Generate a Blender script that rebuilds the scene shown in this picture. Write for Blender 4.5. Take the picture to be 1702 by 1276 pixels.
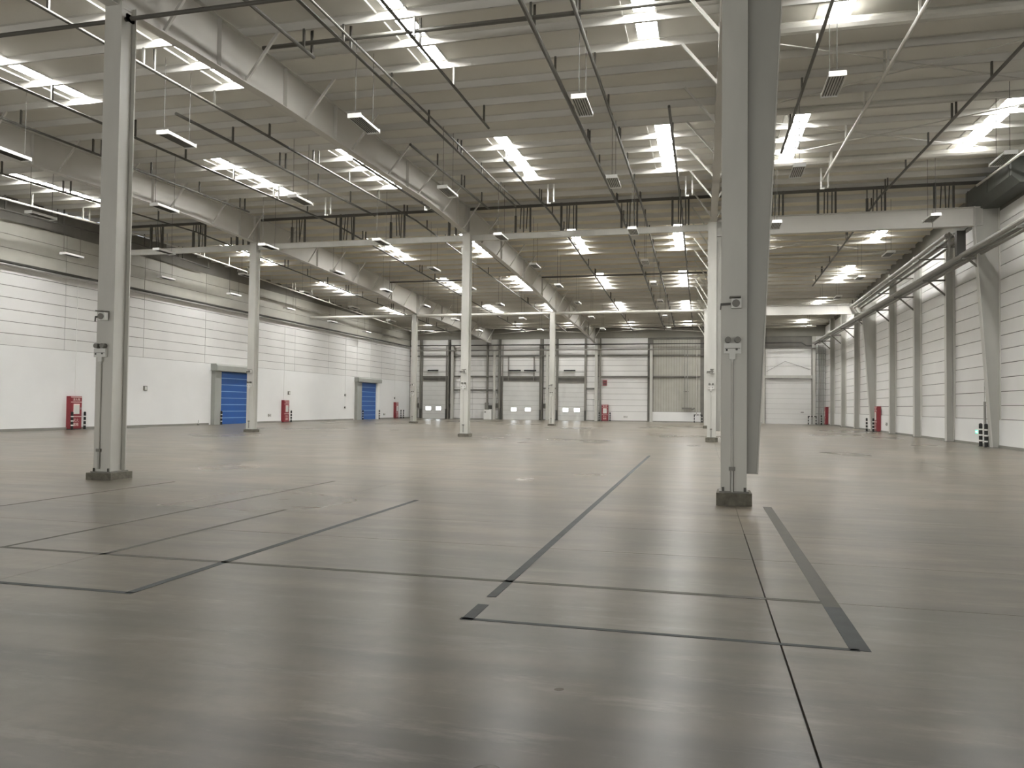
import bpy, bmesh, math, random
from mathutils import Matrix, Vector
random.seed(7)
for o in list(bpy.data.objects): bpy.data.objects.remove(o)
SC = bpy.context.scene
COL = SC.collection

# ------------------------------------------------------------------ camera
CAM_H = 1.57
f_px, yaw, pit, roll = 1279.67, 0.243111, 0.0284745, 0.01121
fw = Vector((-math.sin(yaw)*math.cos(pit), math.cos(yaw)*math.cos(pit), math.sin(pit)))
r0 = Vector((math.cos(yaw), math.sin(yaw), 0)); u0 = r0.cross(fw)
rt = r0*math.cos(roll) + u0*math.sin(roll); up = -r0*math.sin(roll) + u0*math.cos(roll)
cd = bpy.data.cameras.new('camera'); cam = bpy.data.objects.new('camera', cd); COL.objects.link(cam)
cd.sensor_width = 36; cd.lens = 36*f_px/1702; cd.clip_end = 400; cd.clip_start = 0.05
m = Matrix.Identity(4)
for i in range(3):
    m[i][0] = rt[i]; m[i][1] = up[i]; m[i][2] = -fw[i]
m[0][3], m[1][3], m[2][3] = 0, 0, CAM_H
cam.matrix_world = m
SC.camera = cam

# ------------------------------------------------------------------ light / exposure
SKYLIGHT = 50.0          # radiance of the daylight panes
WINDOW = 5.5
REAR_FILL = 7.2  # radiance of the fill panes added behind the camera
w = bpy.data.worlds.new('world'); SC.world = w; w.use_nodes = True
w.node_tree.nodes['Background'].inputs[0].default_value = (0.75, 0.82, 0.9, 1)
w.node_tree.nodes['Background'].inputs[1].default_value = 1.0
vs = SC.view_settings
vs.view_transform = 'Standard'; vs.look = 'None'; vs.gamma = 1; vs.use_curve_mapping = False
vs.exposure = 0.56

# ------------------------------------------------------------------ materials
def lin(c):
    return tuple(((x/255)/12.92 if x/255 <= .04045 else ((x/255+.055)/1.055)**2.4) for x in c) + (1,)
def mat(name, rgb, rough=.6, metal=0, amt=.12, scale=1.5, rough_var=.1, bump=0, bscale=40, stretch=(1,1,1), spec=.5):
    M = bpy.data.materials.new(name); M.use_nodes = True
    N = M.node_tree.nodes; L = M.node_tree.links; B = N['Principled BSDF']
    tc = N.new('ShaderNodeTexCoord'); mp = N.new('ShaderNodeMapping'); mp.inputs['Scale'].default_value = stretch
    geo = N.new('ShaderNodeNewGeometry')
    L.new(geo.outputs['Position'], mp.inputs['Vector'])
    nz = N.new('ShaderNodeTexNoise'); nz.inputs['Scale'].default_value = scale; nz.inputs['Detail'].default_value = 5
    L.new(mp.outputs[0], nz.inputs['Vector'])
    mx = N.new('ShaderNodeMix'); mx.data_type = 'RGBA'
    c = lin(rgb); lo = tuple(v*(1-amt) for v in c[:3])+(1,); hi = tuple(min(1, v*(1+amt)) for v in c[:3])+(1,)
    mx.inputs['A'].default_value = lo; mx.inputs['B'].default_value = hi
    rp = N.new('ShaderNodeMapRange'); rp.inputs['From Min'].default_value = .3; rp.inputs['From Max'].default_value = .7
    L.new(nz.outputs['Fac'], rp.inputs['Value']); L.new(rp.outputs[0], mx.inputs['Factor'])
    L.new(mx.outputs['Result'], B.inputs['Base Color'])
    r2 = N.new('ShaderNodeMapRange'); r2.inputs['To Min'].default_value = max(.02, rough-rough_var); r2.inputs['To Max'].default_value = min(1, rough+rough_var)
    L.new(nz.outputs['Fac'], r2.inputs['Value']); L.new(r2.outputs[0], B.inputs['Roughness'])
    B.inputs['Metallic'].default_value = metal
    B.inputs['Specular IOR Level'].default_value = spec
    if bump:
        n2 = N.new('ShaderNodeTexNoise'); n2.inputs['Scale'].default_value = bscale; L.new(mp.outputs[0], n2.inputs['Vector'])
        bp = N.new('ShaderNodeBump'); bp.inputs['Strength'].default_value = bump; bp.inputs['Distance'].default_value = .02
        L.new(n2.outputs['Fac'], bp.inputs['Height']); L.new(bp.outputs[0], B.inputs['Normal'])
    return M
def emit(name, rgb, strength):
    M = bpy.data.materials.new(name); M.use_nodes = True
    N = M.node_tree.nodes; L = M.node_tree.links
    for n in list(N):
        if n.type == 'BSDF_PRINCIPLED': N.remove(n)
    e = N.new('ShaderNodeEmission'); e.inputs[0].default_value = rgb+(1,); e.inputs[1].default_value = strength
    tc = N.new('ShaderNodeNewGeometry'); nz = N.new('ShaderNodeTexNoise'); nz.inputs['Scale'].default_value = .9
    L.new(tc.outputs['Position'], nz.inputs['Vector'])
    mr = N.new('ShaderNodeMapRange'); mr.inputs['To Min'].default_value = strength*.8; mr.inputs['To Max'].default_value = strength*1.2
    L.new(nz.outputs['Fac'], mr.inputs['Value']); L.new(mr.outputs[0], e.inputs[1])
    L.new(e.outputs[0], N['Material Output'].inputs['Surface'])
    return M
def floor_mat():
    M = bpy.data.materials.new('polished_concrete'); M.use_nodes = True
    N = M.node_tree.nodes; L = M.node_tree.links; B = N['Principled BSDF']
    g = N.new('ShaderNodeNewGeometry')
    def noise(scale, detail=6, st=(1,1,1), rough=.6):
        mp = N.new('ShaderNodeMapping'); mp.inputs['Scale'].default_value = st; L.new(g.outputs['Position'], mp.inputs['Vector'])
        n = N.new('ShaderNodeTexNoise'); n.inputs['Scale'].default_value = scale; n.inputs['Detail'].default_value = detail
        n.inputs['Roughness'].default_value = rough; L.new(mp.outputs[0], n.inputs['Vector']); return n.outputs['Fac']
    def mixc(f, a, b, blend='MIX'):
        x = N.new('ShaderNodeMix'); x.data_type = 'RGBA'; x.blend_type = blend
        for k, v in (('Factor', f), ('A', a), ('B', b)):
            if isinstance(v, (tuple, float, int)): x.inputs[k].default_value = v
            else: L.new(v, x.inputs[k])
        return x.outputs['Result']
    def rng(v, a, b, c=0, d=1):
        r = N.new('ShaderNodeMapRange'); r.inputs['From Min'].default_value = a; r.inputs['From Max'].default_value = b
        r.inputs['To Min'].default_value = c; r.inputs['To Max'].default_value = d; L.new(v, r.inputs['Value']); return r.outputs[0]
    big = noise(.16, 3, (1, .8, 1), .5); mid = noise(.6, 4, (.8, 1, 1), .55); streak = noise(.8, 6, (.45, 2.6, 1), .55); fine = noise(7, 5)
    c = mixc(rng(big, .3, .7), lin((84,82,73)), lin((126,119,105)))
    c = mixc(rng(mid, .38, .68, 0, .6), c, lin((140,127,113)))
    c = mixc(rng(streak, .42, .68, 0, .6), c, lin((76,75,67)))
    c = mixc(rng(fine, .4, .8, 0, .3), c, lin((82,79,70)))
    sc = noise(1.7, 9, (.5, 2.2, 1), .72); c = mixc(rng(sc, .54, .74, 0, .5), c, lin((154,146,134)))
    sm = noise(.5, 3, (1, 1, 1), .4); c = mixc(rng(sm, .45, .8, 0, .5), c, lin((76,75,67)))
    L.new(c, B.inputs['Base Color'])
    L.new(rng(big, .3, .7, .26, .33), B.inputs['Roughness'])
    B.inputs['Specular IOR Level'].default_value = .2
    return M
M_floor = floor_mat()
M_joint = mat('joint_filler', (66,61,52), .8)
M_tape = mat('worn_blue_grey_line', (66,70,69), .75, amt=.28, scale=5)
M_tapeb = mat('worn_brown_line', (80,77,68), .7, amt=.2, scale=4)
M_wall = mat('white_wall_panel', (216,215,212), .55, amt=.04, scale=.5)
M_plaster = mat('white_lower_wall', (222,222,220), .6, amt=.03, scale=.4)
M_wallgap = mat('wall_joint', (112,110,104), .8)
M_metalpanel = mat('grey_metal_cladding', (168,166,156), .5, amt=.05)
M_col = mat('grey_steel_paint', (186,185,178), .5, amt=.08, scale=2, stretch=(1,1,.3))
M_colshade = mat('grey_steel_shaded', (158,157,150), .5, amt=.06, scale=2, stretch=(1,1,.3))  # darker copy of the column grey, shade on recessed webs painted in
M_girder = mat('girder_paint', (190,188,182), .55, amt=.06, scale=.7)
M_purlin = mat('purlin_galvanised', (198,196,190), .5, amt=.1, scale=.8, stretch=(.3,1,1))
M_sheet = mat('roof_sheet', (206,204,197), .6, amt=.1, scale=.25)
def age_sheet(M):      # sheets beyond the ridge have yellowed with age
    N = M.node_tree.nodes; L = M.node_tree.links; B = N['Principled BSDF']
    src = B.inputs['Base Color'].links[0].from_socket
    g_ = N.new('ShaderNodeNewGeometry'); sp = N.new('ShaderNodeSeparateXYZ'); L.new(g_.outputs['Position'], sp.inputs[0])
    mr = N.new('ShaderNodeMapRange'); mr.inputs['From Min'].default_value = 30; mr.inputs['From Max'].default_value = 48
    L.new(sp.outputs['Y'], mr.inputs['Value'])
    mx = N.new('ShaderNodeMix'); mx.data_type = 'RGBA'; mx.blend_type = 'MULTIPLY'
    L.new(mr.outputs[0], mx.inputs['Factor']); L.new(src, mx.inputs['A']); mx.inputs['B'].default_value = (.97, .88, .68, 1)
    L.new(mx.outputs['Result'], B.inputs['Base Color'])
age_sheet(M_sheet)
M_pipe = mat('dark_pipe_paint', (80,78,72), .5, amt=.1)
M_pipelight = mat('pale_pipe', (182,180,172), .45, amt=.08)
M_zinc = mat('zinc_steel', (150,149,143), .4, metal=.3, amt=.1)
M_white = mat('white_enamel', (230,230,226), .4, amt=.03)
M_concrete = mat('plinth_concrete', (100,97,87), .9, amt=.3, scale=9, bump=.5, bscale=30)
M_kerb = mat('grey_skirting', (132,131,124), .7, amt=.08)
M_hood = mat('door_hood_grey', (150,152,146), .5, amt=.04)
M_blue = mat('blue_curtain', (30,82,150), .45, amt=.08, scale=1.5)
M_bluestrip = mat('pale_blue_batten', (130,166,208), .4, amt=.05)
M_red = mat('red_enamel', (130,42,50), .4, amt=.06)
M_redtext = mat('cream_lettering', (236,214,206), .6, amt=.02)
M_black = mat('black_rubber', (26,26,25), .6, amt=.1)
M_bandw = mat('white_band', (214,212,206), .5, amt=.05)
M_darkgrey = mat('dark_grey_metal', (66,65,60), .5, amt=.1)
M_midgrey = mat('mid_grey_metal', (112,110,103), .5, amt=.08)
M_box = mat('grey_plastic', (205,205,200), .45, amt=.03)
M_eaves_shade = mat('eaves_shaded_grey', (136,134,126), .6, amt=.05)  # darker grey paints in the shade of the purlins
M_door = mat('dock_door_panel', (204,204,200), .45, amt=.03)
M_post = mat('door_post_grey', (124,121,114), .5, amt=.08)
M_green = emit('exit_green_glow', (.05,.75,.42), 1.4)
M_greenw = emit('exit_white_glow', (.8,1,.9), 1.6)
M_sky = emit('daylight_pane', (1.0,.992,.975), SKYLIGHT)
M_win = emit('door_window_daylight', (.92,.97,1.0), WINDOW)
M_rearfill = emit('added_fill_pane', (1.0,.985,.95), REAR_FILL)
M_voidfill = mat('dark_void', (80,82,77), .7, amt=.15)

# ------------------------------------------------------------------ mesh helpers
class MB:
    def __init__(s): s.v = []; s.f = []
    def quadbox(s, P):            # 8 corners, bottom 4 then top 4
        b = len(s.v); s.v += [tuple(p) for p in P]
        for q in ((3,2,1,0),(4,5,6,7),(0,1,5,4),(1,2,6,5),(2,3,7,6),(3,0,4,7)): s.f.append(tuple(b+i for i in q))
        return s
    def box(s, x0, x1, y0, y1, z0, z1):
        return s.quadbox([(x0,y0,z0),(x1,y0,z0),(x1,y1,z0),(x0,y1,z0),(x0,y0,z1),(x1,y0,z1),(x1,y1,z1),(x0,y1,z1)])
    def tube(s, a, b, r, n=8, r2=None):
        a, b = Vector(a), Vector(b); d = (b-a).normalized(); r2 = r if r2 is None else r2
        t = Vector((0,0,1)) if abs(d.z) < .9 else Vector((1,0,0))
        u = d.cross(t).normalized(); v = d.cross(u); k = len(s.v)
        for p, rr in ((a, r), (b, r2)):
            for i in range(n):
                an = 2*math.pi*(i+.5)/n; s.v.append(tuple(p + u*math.cos(an)*rr + v*math.sin(an)*rr))
        for i in range(n):
            j = (i+1) % n; s.f.append((k+i, k+n+i, k+n+j, k+j))
        s.f.append(tuple(k+i for i in range(n))); s.f.append(tuple(k+n+i for i in reversed(range(n))))
        return s
    def poly(s, pts, r, n=8):
        for a, b in zip(pts, pts[1:]): s.tube(a, b, r, n)
        return s
    def bar(s, a, b, w, h):       # rectangular bar a->b, h roughly vertical
        a, b = Vector(a), Vector(b); d = (b-a).normalized()
        t = Vector((0,0,1)) if abs(d.z) < .95 else Vector((0,1,0))
        u = d.cross(t).normalized()*w/2; v = u.cross(d).normalized()*h/2
        return s.quadbox([a-u-v, b-u-v, b+u-v, a+u-v, a-u+v, b-u+v, b+u+v, a+u+v])
    def prism(s, pts, axis, lo, hi):   # pts 2D polygon extruded along axis 'x','y','z'
        k = len(s.v); n = len(pts)
        for h in (lo, hi):
            for p in pts:
                s.v.append({'x':(h,p[0],p[1]), 'y':(p[0],h,p[1]), 'z':(p[0],p[1],h)}[axis])
        for i in range(n):
            j = (i+1) % n; s.f.append((k+i, k+j, k+n+j, k+n+i))
        s.f.append(tuple(k+i for i in reversed(range(n)))); s.f.append(tuple(k+n+i for i in range(n)))
        return s
    def mesh(s, name, material):
        me = bpy.data.meshes.new(name); me.from_pydata(s.v, [], s.f)
        bm = bmesh.new(); bm.from_mesh(me); bmesh.ops.recalc_face_normals(bm, faces=bm.faces); bm.to_mesh(me); bm.free()
        me.materials.append(material); return me
    def obj(s, name, material, parent=None, loc=(0,0,0), smooth=False):
        me = s.mesh(name, material)
        if smooth: me.shade_smooth()
        return link(name, me, parent, loc)
def link(name, data, parent=None, loc=(0,0,0)):
    o = bpy.data.objects.new(name, data); COL.objects.link(o); o.location = loc
    if parent: o.parent = parent
    return o
def tag(o, label, cat, group=None):
    o['label'] = label; o['category'] = cat
    if group: o['group'] = group
    return o
def thing(name, label, cat, loc=(0,0,0), group=None, rz=0):
    o = link(name, None, None, loc); o.rotation_euler[2] = rz
    return tag(o, label, cat, group)
def struct(o): o['kind'] = 'structure'; return o
def sroot(name, loc=(0,0,0)): return struct(link(name, None, None, loc))
def dup(root, loc, label, rz=None):
    r = root.copy(); COL.objects.link(r); r.location = loc; r['label'] = label
    if rz is not None: r.rotation_euler[2] = rz
    for ch in list(root.children):
        c = ch.copy(); COL.objects.link(c); c.parent = r
        for g in ch.children:
            d = g.copy(); COL.objects.link(d); d.parent = c
    return r
ORD = ['first','second','third','fourth','fifth','sixth','seventh','eighth','ninth','tenth','eleventh','twelfth','thirteenth','fourteenth','fifteenth','sixteenth']

# ------------------------------------------------------------------ dimensions
XL, XR, YB, YF = -33.8, 12.4, 85.8, -14.0
RIDGE = 38.0; PIT = 1.5625
def zp(y): return 11.75 - .03*abs(y-RIDGE)          # underside of purlins
ROOFT = .23
G_X = [-23.75, -11.72, .47]
PUR = sorted({round(RIDGE + sg*(.11+PIT*k), 4) for sg in (1,-1) for k in range(48)})
PUR = [y for y in PUR if -5 < y < YB]

# ------------------------------------------------------------------ floor
fl = struct(MB().box(XL-.3, XR+.3, YF-.3, YB+.3, -.3, -.02).obj('floor', M_joint))
xj = [XL, -29.9, -23.9, -17.94, -11.96, -5.98, .51, 6.45, XR]
yj = [YF, -3.3, 6.74, 8.42, 10.1, 11.78, 13.46, 15.14, 18.5, 21.86, 25.2, 30.2, 36.9, 43, 49, 55, 61.4, 67.5, 73.5, 79.5, YB]
g = .007
for i in range(len(xj)-1):
    for j in range(len(yj)-1):
        wide = lambda v: .0065 if abs(v-.51) < .01 and yj[j] < 8.5 else .0022
        gy = .004 if yj[j] < 10 else .0022
        MB().box(xj[i]+wide(xj[i]), xj[i+1]-wide(xj[i+1]), yj[j]+gy, yj[j+1]-gy, -.02, 0).obj('slab', M_floor, fl)
def line(x0, x1, y0, y1, m_, label):
    o = MB().box(x0, x1, y0, y1, .0004, .0022).obj('painted_line', m_, fl); o['label'] = label
line(-1.72, -1.64, 6.15, 25.5, M_tape, 'dark worn lane line running away from the camera, centre')
line(-1.72, -1.63, 5.44, 5.9, M_tape, 'short dark stub of the centre lane line at its corner')
line(.94, 1.07, 5.46, 6.6, M_tape, 'dark corner piece of the broad right hand line')
line(-4.61, -4.53, 5.42, 12.0, M_tape, 'dark worn lane line running away from the camera, left')
line(-7.29, -7.24, 6.7, 14.4, M_tapeb, 'thin faint lane line running away, outer left')
line(-6.01, -5.95, 6.7, 10.3, M_tapeb, 'thin faint lane line running away, inner left')
line(-10.14, -10.09, 8.0, 13.2, M_tapeb, 'thin faint lane line at far left')
line(.94, 1.07, 6.6, 13.0, M_tapeb, 'broad brown worn line toward the near right column')
line(-7.3, .95, 6.70, 6.77, M_tapeb, 'long brown cross line')
line(-9.5, -4.53, 5.40, 5.46, M_tape, 'dark cross line at left')
line(-1.73, 1.0, 5.45, 5.50, M_tape, 'dark cross line closing the near bay')

# ------------------------------------------------------------------ ceiling, purlins, skylights
SKX = [-29.9, -19.6, -13.95, -7.42, -1.45, 3.25, 9.8]; SKW = .27
SKROWS = [(-1,11), (-1,3), (1,3), (1,11), (1,19), (1,27)]; NSTRIP = {(1,27): 2}   # slope side, first strip
cm = MB()
def strip(sg, k): 
    a, b = RIDGE+sg*(.11+PIT*k), RIDGE+sg*(.11+PIT*(k+1)); return (a, b) if a < b else (b, a)
sky_strips = {(sg, k0+i) for sg, k0 in SKROWS for i in range(NSTRIP.get((sg, k0), 4))}
def rbox(mb, x0, x1, y0, y1, dz, t):
    a, b = zp(y0)+dz, zp(y1)+dz
    mb.quadbox([(x0,y0,a),(x1,y0,a),(x1,y1,b),(x0,y1,b),(x0,y0,a+t),(x1,y0,a+t),(x1,y1,b+t),(x0,y1,b+t)])
rbox(cm, XL-.3, XR+.3, RIDGE-.11, RIDGE, ROOFT, .06); rbox(cm, XL-.3, XR+.3, RIDGE, RIDGE+.11, ROOFT, .06)
for sg in (1, -1):
    for k in range(48):
        y0, y1 = strip(sg, k)
        y0 = max(y0, YF-.3); y1 = min(y1, YB+.3)
        if y1 <= y0: continue
        if (sg, k) in sky_strips:
            xs = [XL-.3]
            for x in SKX: xs += [x-SKW, x+SKW]
            xs.append(XR+.3)
            for a, b in zip(xs[::2], xs[1::2]): rbox(cm, a, b, y0, y1, ROOFT, .06)
        else: rbox(cm, XL-.3, XR+.3, y0, y1, ROOFT, .06)
ceil = struct(cm.obj('ceiling', M_sheet))
pm = {}
spans = list(zip([XL]+G_X, G_X+[XR]))
for (a, b) in spans:
    mb = MB()
    mb.box(a, b, -.0045, .0045, 0, ROOFT); mb.box(a, b, -.0045, .075, 0, .008); mb.box(a, b, -.075, .0045, ROOFT-.008, ROOFT)
    pm[a] = mb.mesh('purlin', M_purlin)
for y in PUR:
    for (a, b) in spans:
        link('purlin', pm[a], ceil, (0, y, zp(y)))
nwin = 0
panem = {}
for sg, k0 in SKROWS:
    for x in SKX:
        ns = NSTRIP.get((sg, k0), 4)
        ya, yb = strip(sg, k0)[0], strip(sg, k0+ns-1)[1]
        if sg < 0: ya, yb = strip(sg, k0+ns-1)[0], strip(sg, k0)[1]
        yb = min(yb, YB); ya = max(ya, YF)
        if yb-ya < 1: continue
        nwin += 1
        root = sroot('window_%d' % nwin, (x, (ya+yb)/2, zp((ya+yb)/2)+ROOFT))
        cy, cz = root.location.y, root.location.z
        for i in range(ns):
            y0, y1 = strip(sg, k0+i); y0 = max(y0, YF); y1 = min(y1, YB)
            if y1-y0 < .1: continue
            mb = MB(); rbox(mb, x-SKW, x+SKW, y0+.16, y1-.16, ROOFT+.012, .02)
            mb.v = [(p[0]-x, p[1]-cy, p[2]-cz) for p in mb.v]
            mb.obj('pane', M_sky, root)
        fr = MB()
        for sx in (-1, 1):
            xx = x+(SKW if sx > 0 else -SKW-.26); rbox(fr, min(xx, xx+sx*.03), max(xx, xx+sx*.03), ya+.02, yb-.02, ROOFT-.05, .05)
        fr.v = [(p[0]-x, p[1]-cy, p[2]-cz) for p in fr.v]
        fr.obj('frame', M_white, root)

# ------------------------------------------------------------------ walls
RB = 6.1
def panel_wall(root, face, rows, cuts, lo_hi, material, name='wall_panel', gap=.015, t=.04):
    """panels on a wall: face = ('x', X, +1/-1) or ('y', Y, -1); rows list of z; cuts along the wall"""
    ax, P, sg = face; cache = {}
    for a, b in zip(cuts, cuts[1:]):
        for z0, z1 in zip(rows, rows[1:]):
            key = (round(b-a, 3), round(z1-z0, 3))
            if key not in cache:
                L_, H_ = (b-a)/2-gap, (z1-z0)/2-gap
                mb = MB()
                if ax == 'x': mb.box(-t/2, t/2, -L_, L_, -H_, H_)
                else: mb.box(-L_, L_, -t/2, t/2, -H_, H_)
                cache[key] = mb.mesh(name, material)
            c = (a+b)/2; z = (z0+z1)/2
            link(name, cache[key], root, (P+sg*t/2, c, z) if ax == 'x' else (c, P+sg*t/2, z))
# left wall: smooth below, jointed panels above, dark ledge pipe
wl = struct(MB().box(XL-.3, XL-.04, YF-.3, YB+.3, 0, 11.8).obj('wall_left', M_wallgap))
ycl = [16.5+RB*i for i in range(12)]; ycl[-1] = YB
panel_wall(wl, ('x', XL-.04, 1), [.0, 4.33], [YF, 50.2, 73.9, YB], None, M_plaster, 'lower_panel', gap=.004)
panel_wall(wl, ('x', XL-.04, 1), [4.33+.6*i for i in range(8)], ycl, None, M_wall)
panel_wall(wl, ('x', XL-.04, 1), [8.53, 9.2, 9.9, 10.6], ycl, None, M_metalpanel, t=.025)
struct(MB().box(XL, XL+.05, YF, 47.55, 0, .13).obj('baseboard_left', M_kerb))
struct(MB().box(XL, XL+.05, 52.6, 70.7, 0, .13).obj('baseboard_left_middle', M_kerb)).name = 'baseboard_left'
struct(MB().box(XL, XL+.05, 76.9, YB, 0, .13).obj('baseboard_left', M_kerb))
t_ = struct(MB().box(XL, XL+.16, YF, YB, 8.26, 8.34).box(XL, XL+.05, YF, YB, 8.34, 8.5).obj('trim_1', M_wall))
# right wall
wr = struct(MB().box(XR+.04, XR+.3, YF-.3, YB+.3, 0, 11.8).obj('wall_right', M_wallgap))
ycr = [37.2+RB*i for i in range(-2, 9)]; ycr[-1] = YB
panel_wall(wr, ('x', XR+.04, -1), [1.22+.6*i for i in range(16)], ycr, None, M_wall)
panel_wall(wr, ('x', XR+.04, -1), [.0, 1.22], ycr, None, M_plaster, 'dado_panel', t=.09, gap=.01)
struct(MB().box(XR-.09, XR-.03, YF, YB, 0, .12).obj('baseboard_right', M_kerb))
# back wall
wb = struct(MB().box(XL-.3, XR+.3, YB+.04, YB+.3, 0, 11.8).obj('wall_back', M_wallgap))
struct(MB().box(XL-.3, XR+.3, YF-.3, YF, 0, 12).obj('wall_front', M_wall))
for x in (-30, -22, -14, -6, 2, 9):      # glowing panes added on the unseen wall to light the near column fronts
    nwin += 1; r = sroot('window_%d' % nwin, (x, YF, 2.4))
    MB().box(-2.1, 2.1, .02, .04, -2.0, 2.0).obj('pane', M_rearfill, r)
    MB().box(-2.25, -2.1, .0, .1, -2.1, 2.1).box(2.1, 2.25, 0, .1, -2.1, 2.1).box(-2.25, 2.25, 0, .1, 2.0, 2.15).box(-.03, .03, .04, .1, -2, 2).obj('frame', M_white, r)
bz = [4.97+.61*i for i in range(8)]
lowz = [1.1+.645*i for i in range(7)]
for a, b in ((-33.75,-32.3),(-28.7,-26.0),(-26.0,-24.3),(-24.1,-22.9),(-17.6,-16.1),(-12.7,-11.2),(-11.1,-5.9)):
    panel_wall(wb, ('y', YB+.04, -1), [.02]+lowz, [a, b], None, M_wall)
for a, b in ((-33.75,-32.3),(-32.2,-29.0),(-28.7,-24.3),(-24.1,-22.9),(-22.6,-18.0),(-17.6,-16.1),(-15.9,-12.9),(-12.7,-11.2),(-11.1,-5.9)):
    panel_wall(wb, ('y', YB+.04, -1), bz, [a, b], None, M_wall)
panel_wall(wb, ('y', YB+.04, -1), [.02]+lowz[:]+bz, [11.45, XR], None, M_wall)
for i_, (x_, r_) in enumerate(((11.75, .06), (11.95, .045), (12.15, .05))):
    tag(MB().tube((x_, YB-.2, 0), (x_, YB-.2, 8.3), r_, 8).obj('riser_pipe', M_zinc), '%s of three grey riser pipes in the far right corner' % ('leftmost', 'middle', 'rightmost')[i_], 'pipe')
cl = [-5.3+.28*i for i in range(19)]
mb = MB()
for a in cl[:-1]: mb.box(a+.01, a+.27, YB-.0, YB+.04, 1.14, 4.85); mb.box(a+.01, a+.27, YB, YB+.04, 5.05, 9.0)
o = mb.obj('cladding_ribs', M_metalpanel, wb); o['kind'] = 'stuff'
panel_wall(wb, ('y', YB+.04, -1), [.02, 1.12], [-5.4, -.2], None, M_plaster, 'dado_panel', t=.1)
panel_wall(wb, ('y', YB+.04, -1), [.02, 5.0, 9.0], [.9, 6.3], None, M_wall)
MB().box(XL, XR, YB-.06, YB+.04, 9.25, 10.3).obj('eaves_panel', M_eaves_shade, wb)
struct(MB().box(XL, -32.3, YB-.05, YB+.03, 0, .1).box(-28.9, -22.8, YB-.05, YB+.03, 0, .1).box(-17.9,-16.1, YB-.05, YB+.03, 0, .1).box(-12.8, 6.3, YB-.08, YB+.03, 0, .1).obj('baseboard_back', M_kerb))

# ------------------------------------------------------------------ far wall steelwork
def wallpost(x, w_, z1, m_, label, d=.3, name='wall_post', cat='post', z0=0):
    o = thing(name, label, cat, (x, YB-.02, z0))
    MB().box(-w_/2, w_/2, -d, -d+.02, 0, z1-z0).box(-.02, .02, -d+.02, -.02, 0, z1-z0).box(-w_/2, w_/2, -.02, 0, 0, z1-z0).obj('shaft', m_, o)
    MB().box(-w_/2-.06, w_/2+.06, -d-.05, .0, 0, .03).obj('base_plate', m_, o)
    return o
for x, lab in ((-28.4,'pale wall column right of the leftmost dock door'),(-23.3,'pale wall column left of the widest dock door'),(-17.1,'pale wall column right of the widest dock door'),
               (-11.55,'pale wall column between the rightmost dock door and red hose cabinet'),(-5.5,'pale wall column where white panels meet grey ribbed cladding')):
    wallpost(x, .3, 8.6, M_col, lab, .35, 'wall_column', 'column')
for x, lab in ((-32.4,'dark post on the left side of the leftmost dock door'),(-28.92,'dark post on the right side of the leftmost dock door'),(-24.2,'thin dark post in the middle of the white panels'),
               (-22.75,'dark post on the left of the widest dock door'),(-17.8,'dark post on the right of the widest dock door'),(-16.05,'dark post on the left of the rightmost dock door'),
               (-12.75,'dark post on the right of the rightmost dock door'),(-11.1,'dark post behind the red hose cabinet on the far wall')):
    wallpost(x, .16, 9.2, M_post, lab, .22)
for x, lab in ((.75,'pale far wall column behind the near right column line'),(6.2,'pale column on the left of the big white panelled door'),(11.25,'pale column on the right of the big white panelled door')):
    wallpost(x, .3, 9.2, M_col, lab, .35, 'wall_column', 'column')
def girt(x0, x1, z, lab, h=.16, m_=M_midgrey):
    o = MB().box(x0, x1, YB-.16, YB-.0, z-h/2, z-h/2+.02).box(x0, x1, YB-.16, YB-.14, z-h/2, z+h/2).box(x0, x1, YB-.16, YB, z+h/2-.02, z+h/2).obj('wall_girt', m_)
    tag(o, lab, 'rail')
girt(-28.2, -22.95, 3.37, 'lower horizontal rail across panels left of the widest dock door')
girt(-28.2, -22.95, 4.95, 'upper horizontal rail across panels left of the widest dock door')
girt(-11.0, -5.7, 4.95, 'horizontal rail above the red notice box on the far wall')
girt(-5.3, -.4, 4.95, 'horizontal rail across the grey ribbed cladding')
girt(-17.6, -16.15, 3.6, 'short rail left of the rightmost dock door')
girt(-12.65, -11.75, 3.6, 'short rail right of the rightmost dock door')
girt(-33.7, 6.2, 7.3, 'long horizontal rail high on the far wall above the dock doors', .14)
o = MB().poly([(XL+.3, YB-.5, 8.53), (10.0, YB-.5, 8.53), (10.5, YB-.5, 8.2), (11.0, YB-.5, 8.2)], .07).obj('water_pipe', M_darkgrey, smooth=False)
tag(o, 'long dark water pipe high along the far wall, dipping at its right end', 'pipe')
o = MB().poly([(XL+.3, YB-.5, 7.93), (11.4, YB-.5, 7.93)], .07).obj('water_pipe', M_midgrey)
tag(o, 'grey pipe along the far wall just below the dark pipe', 'pipe')

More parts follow.
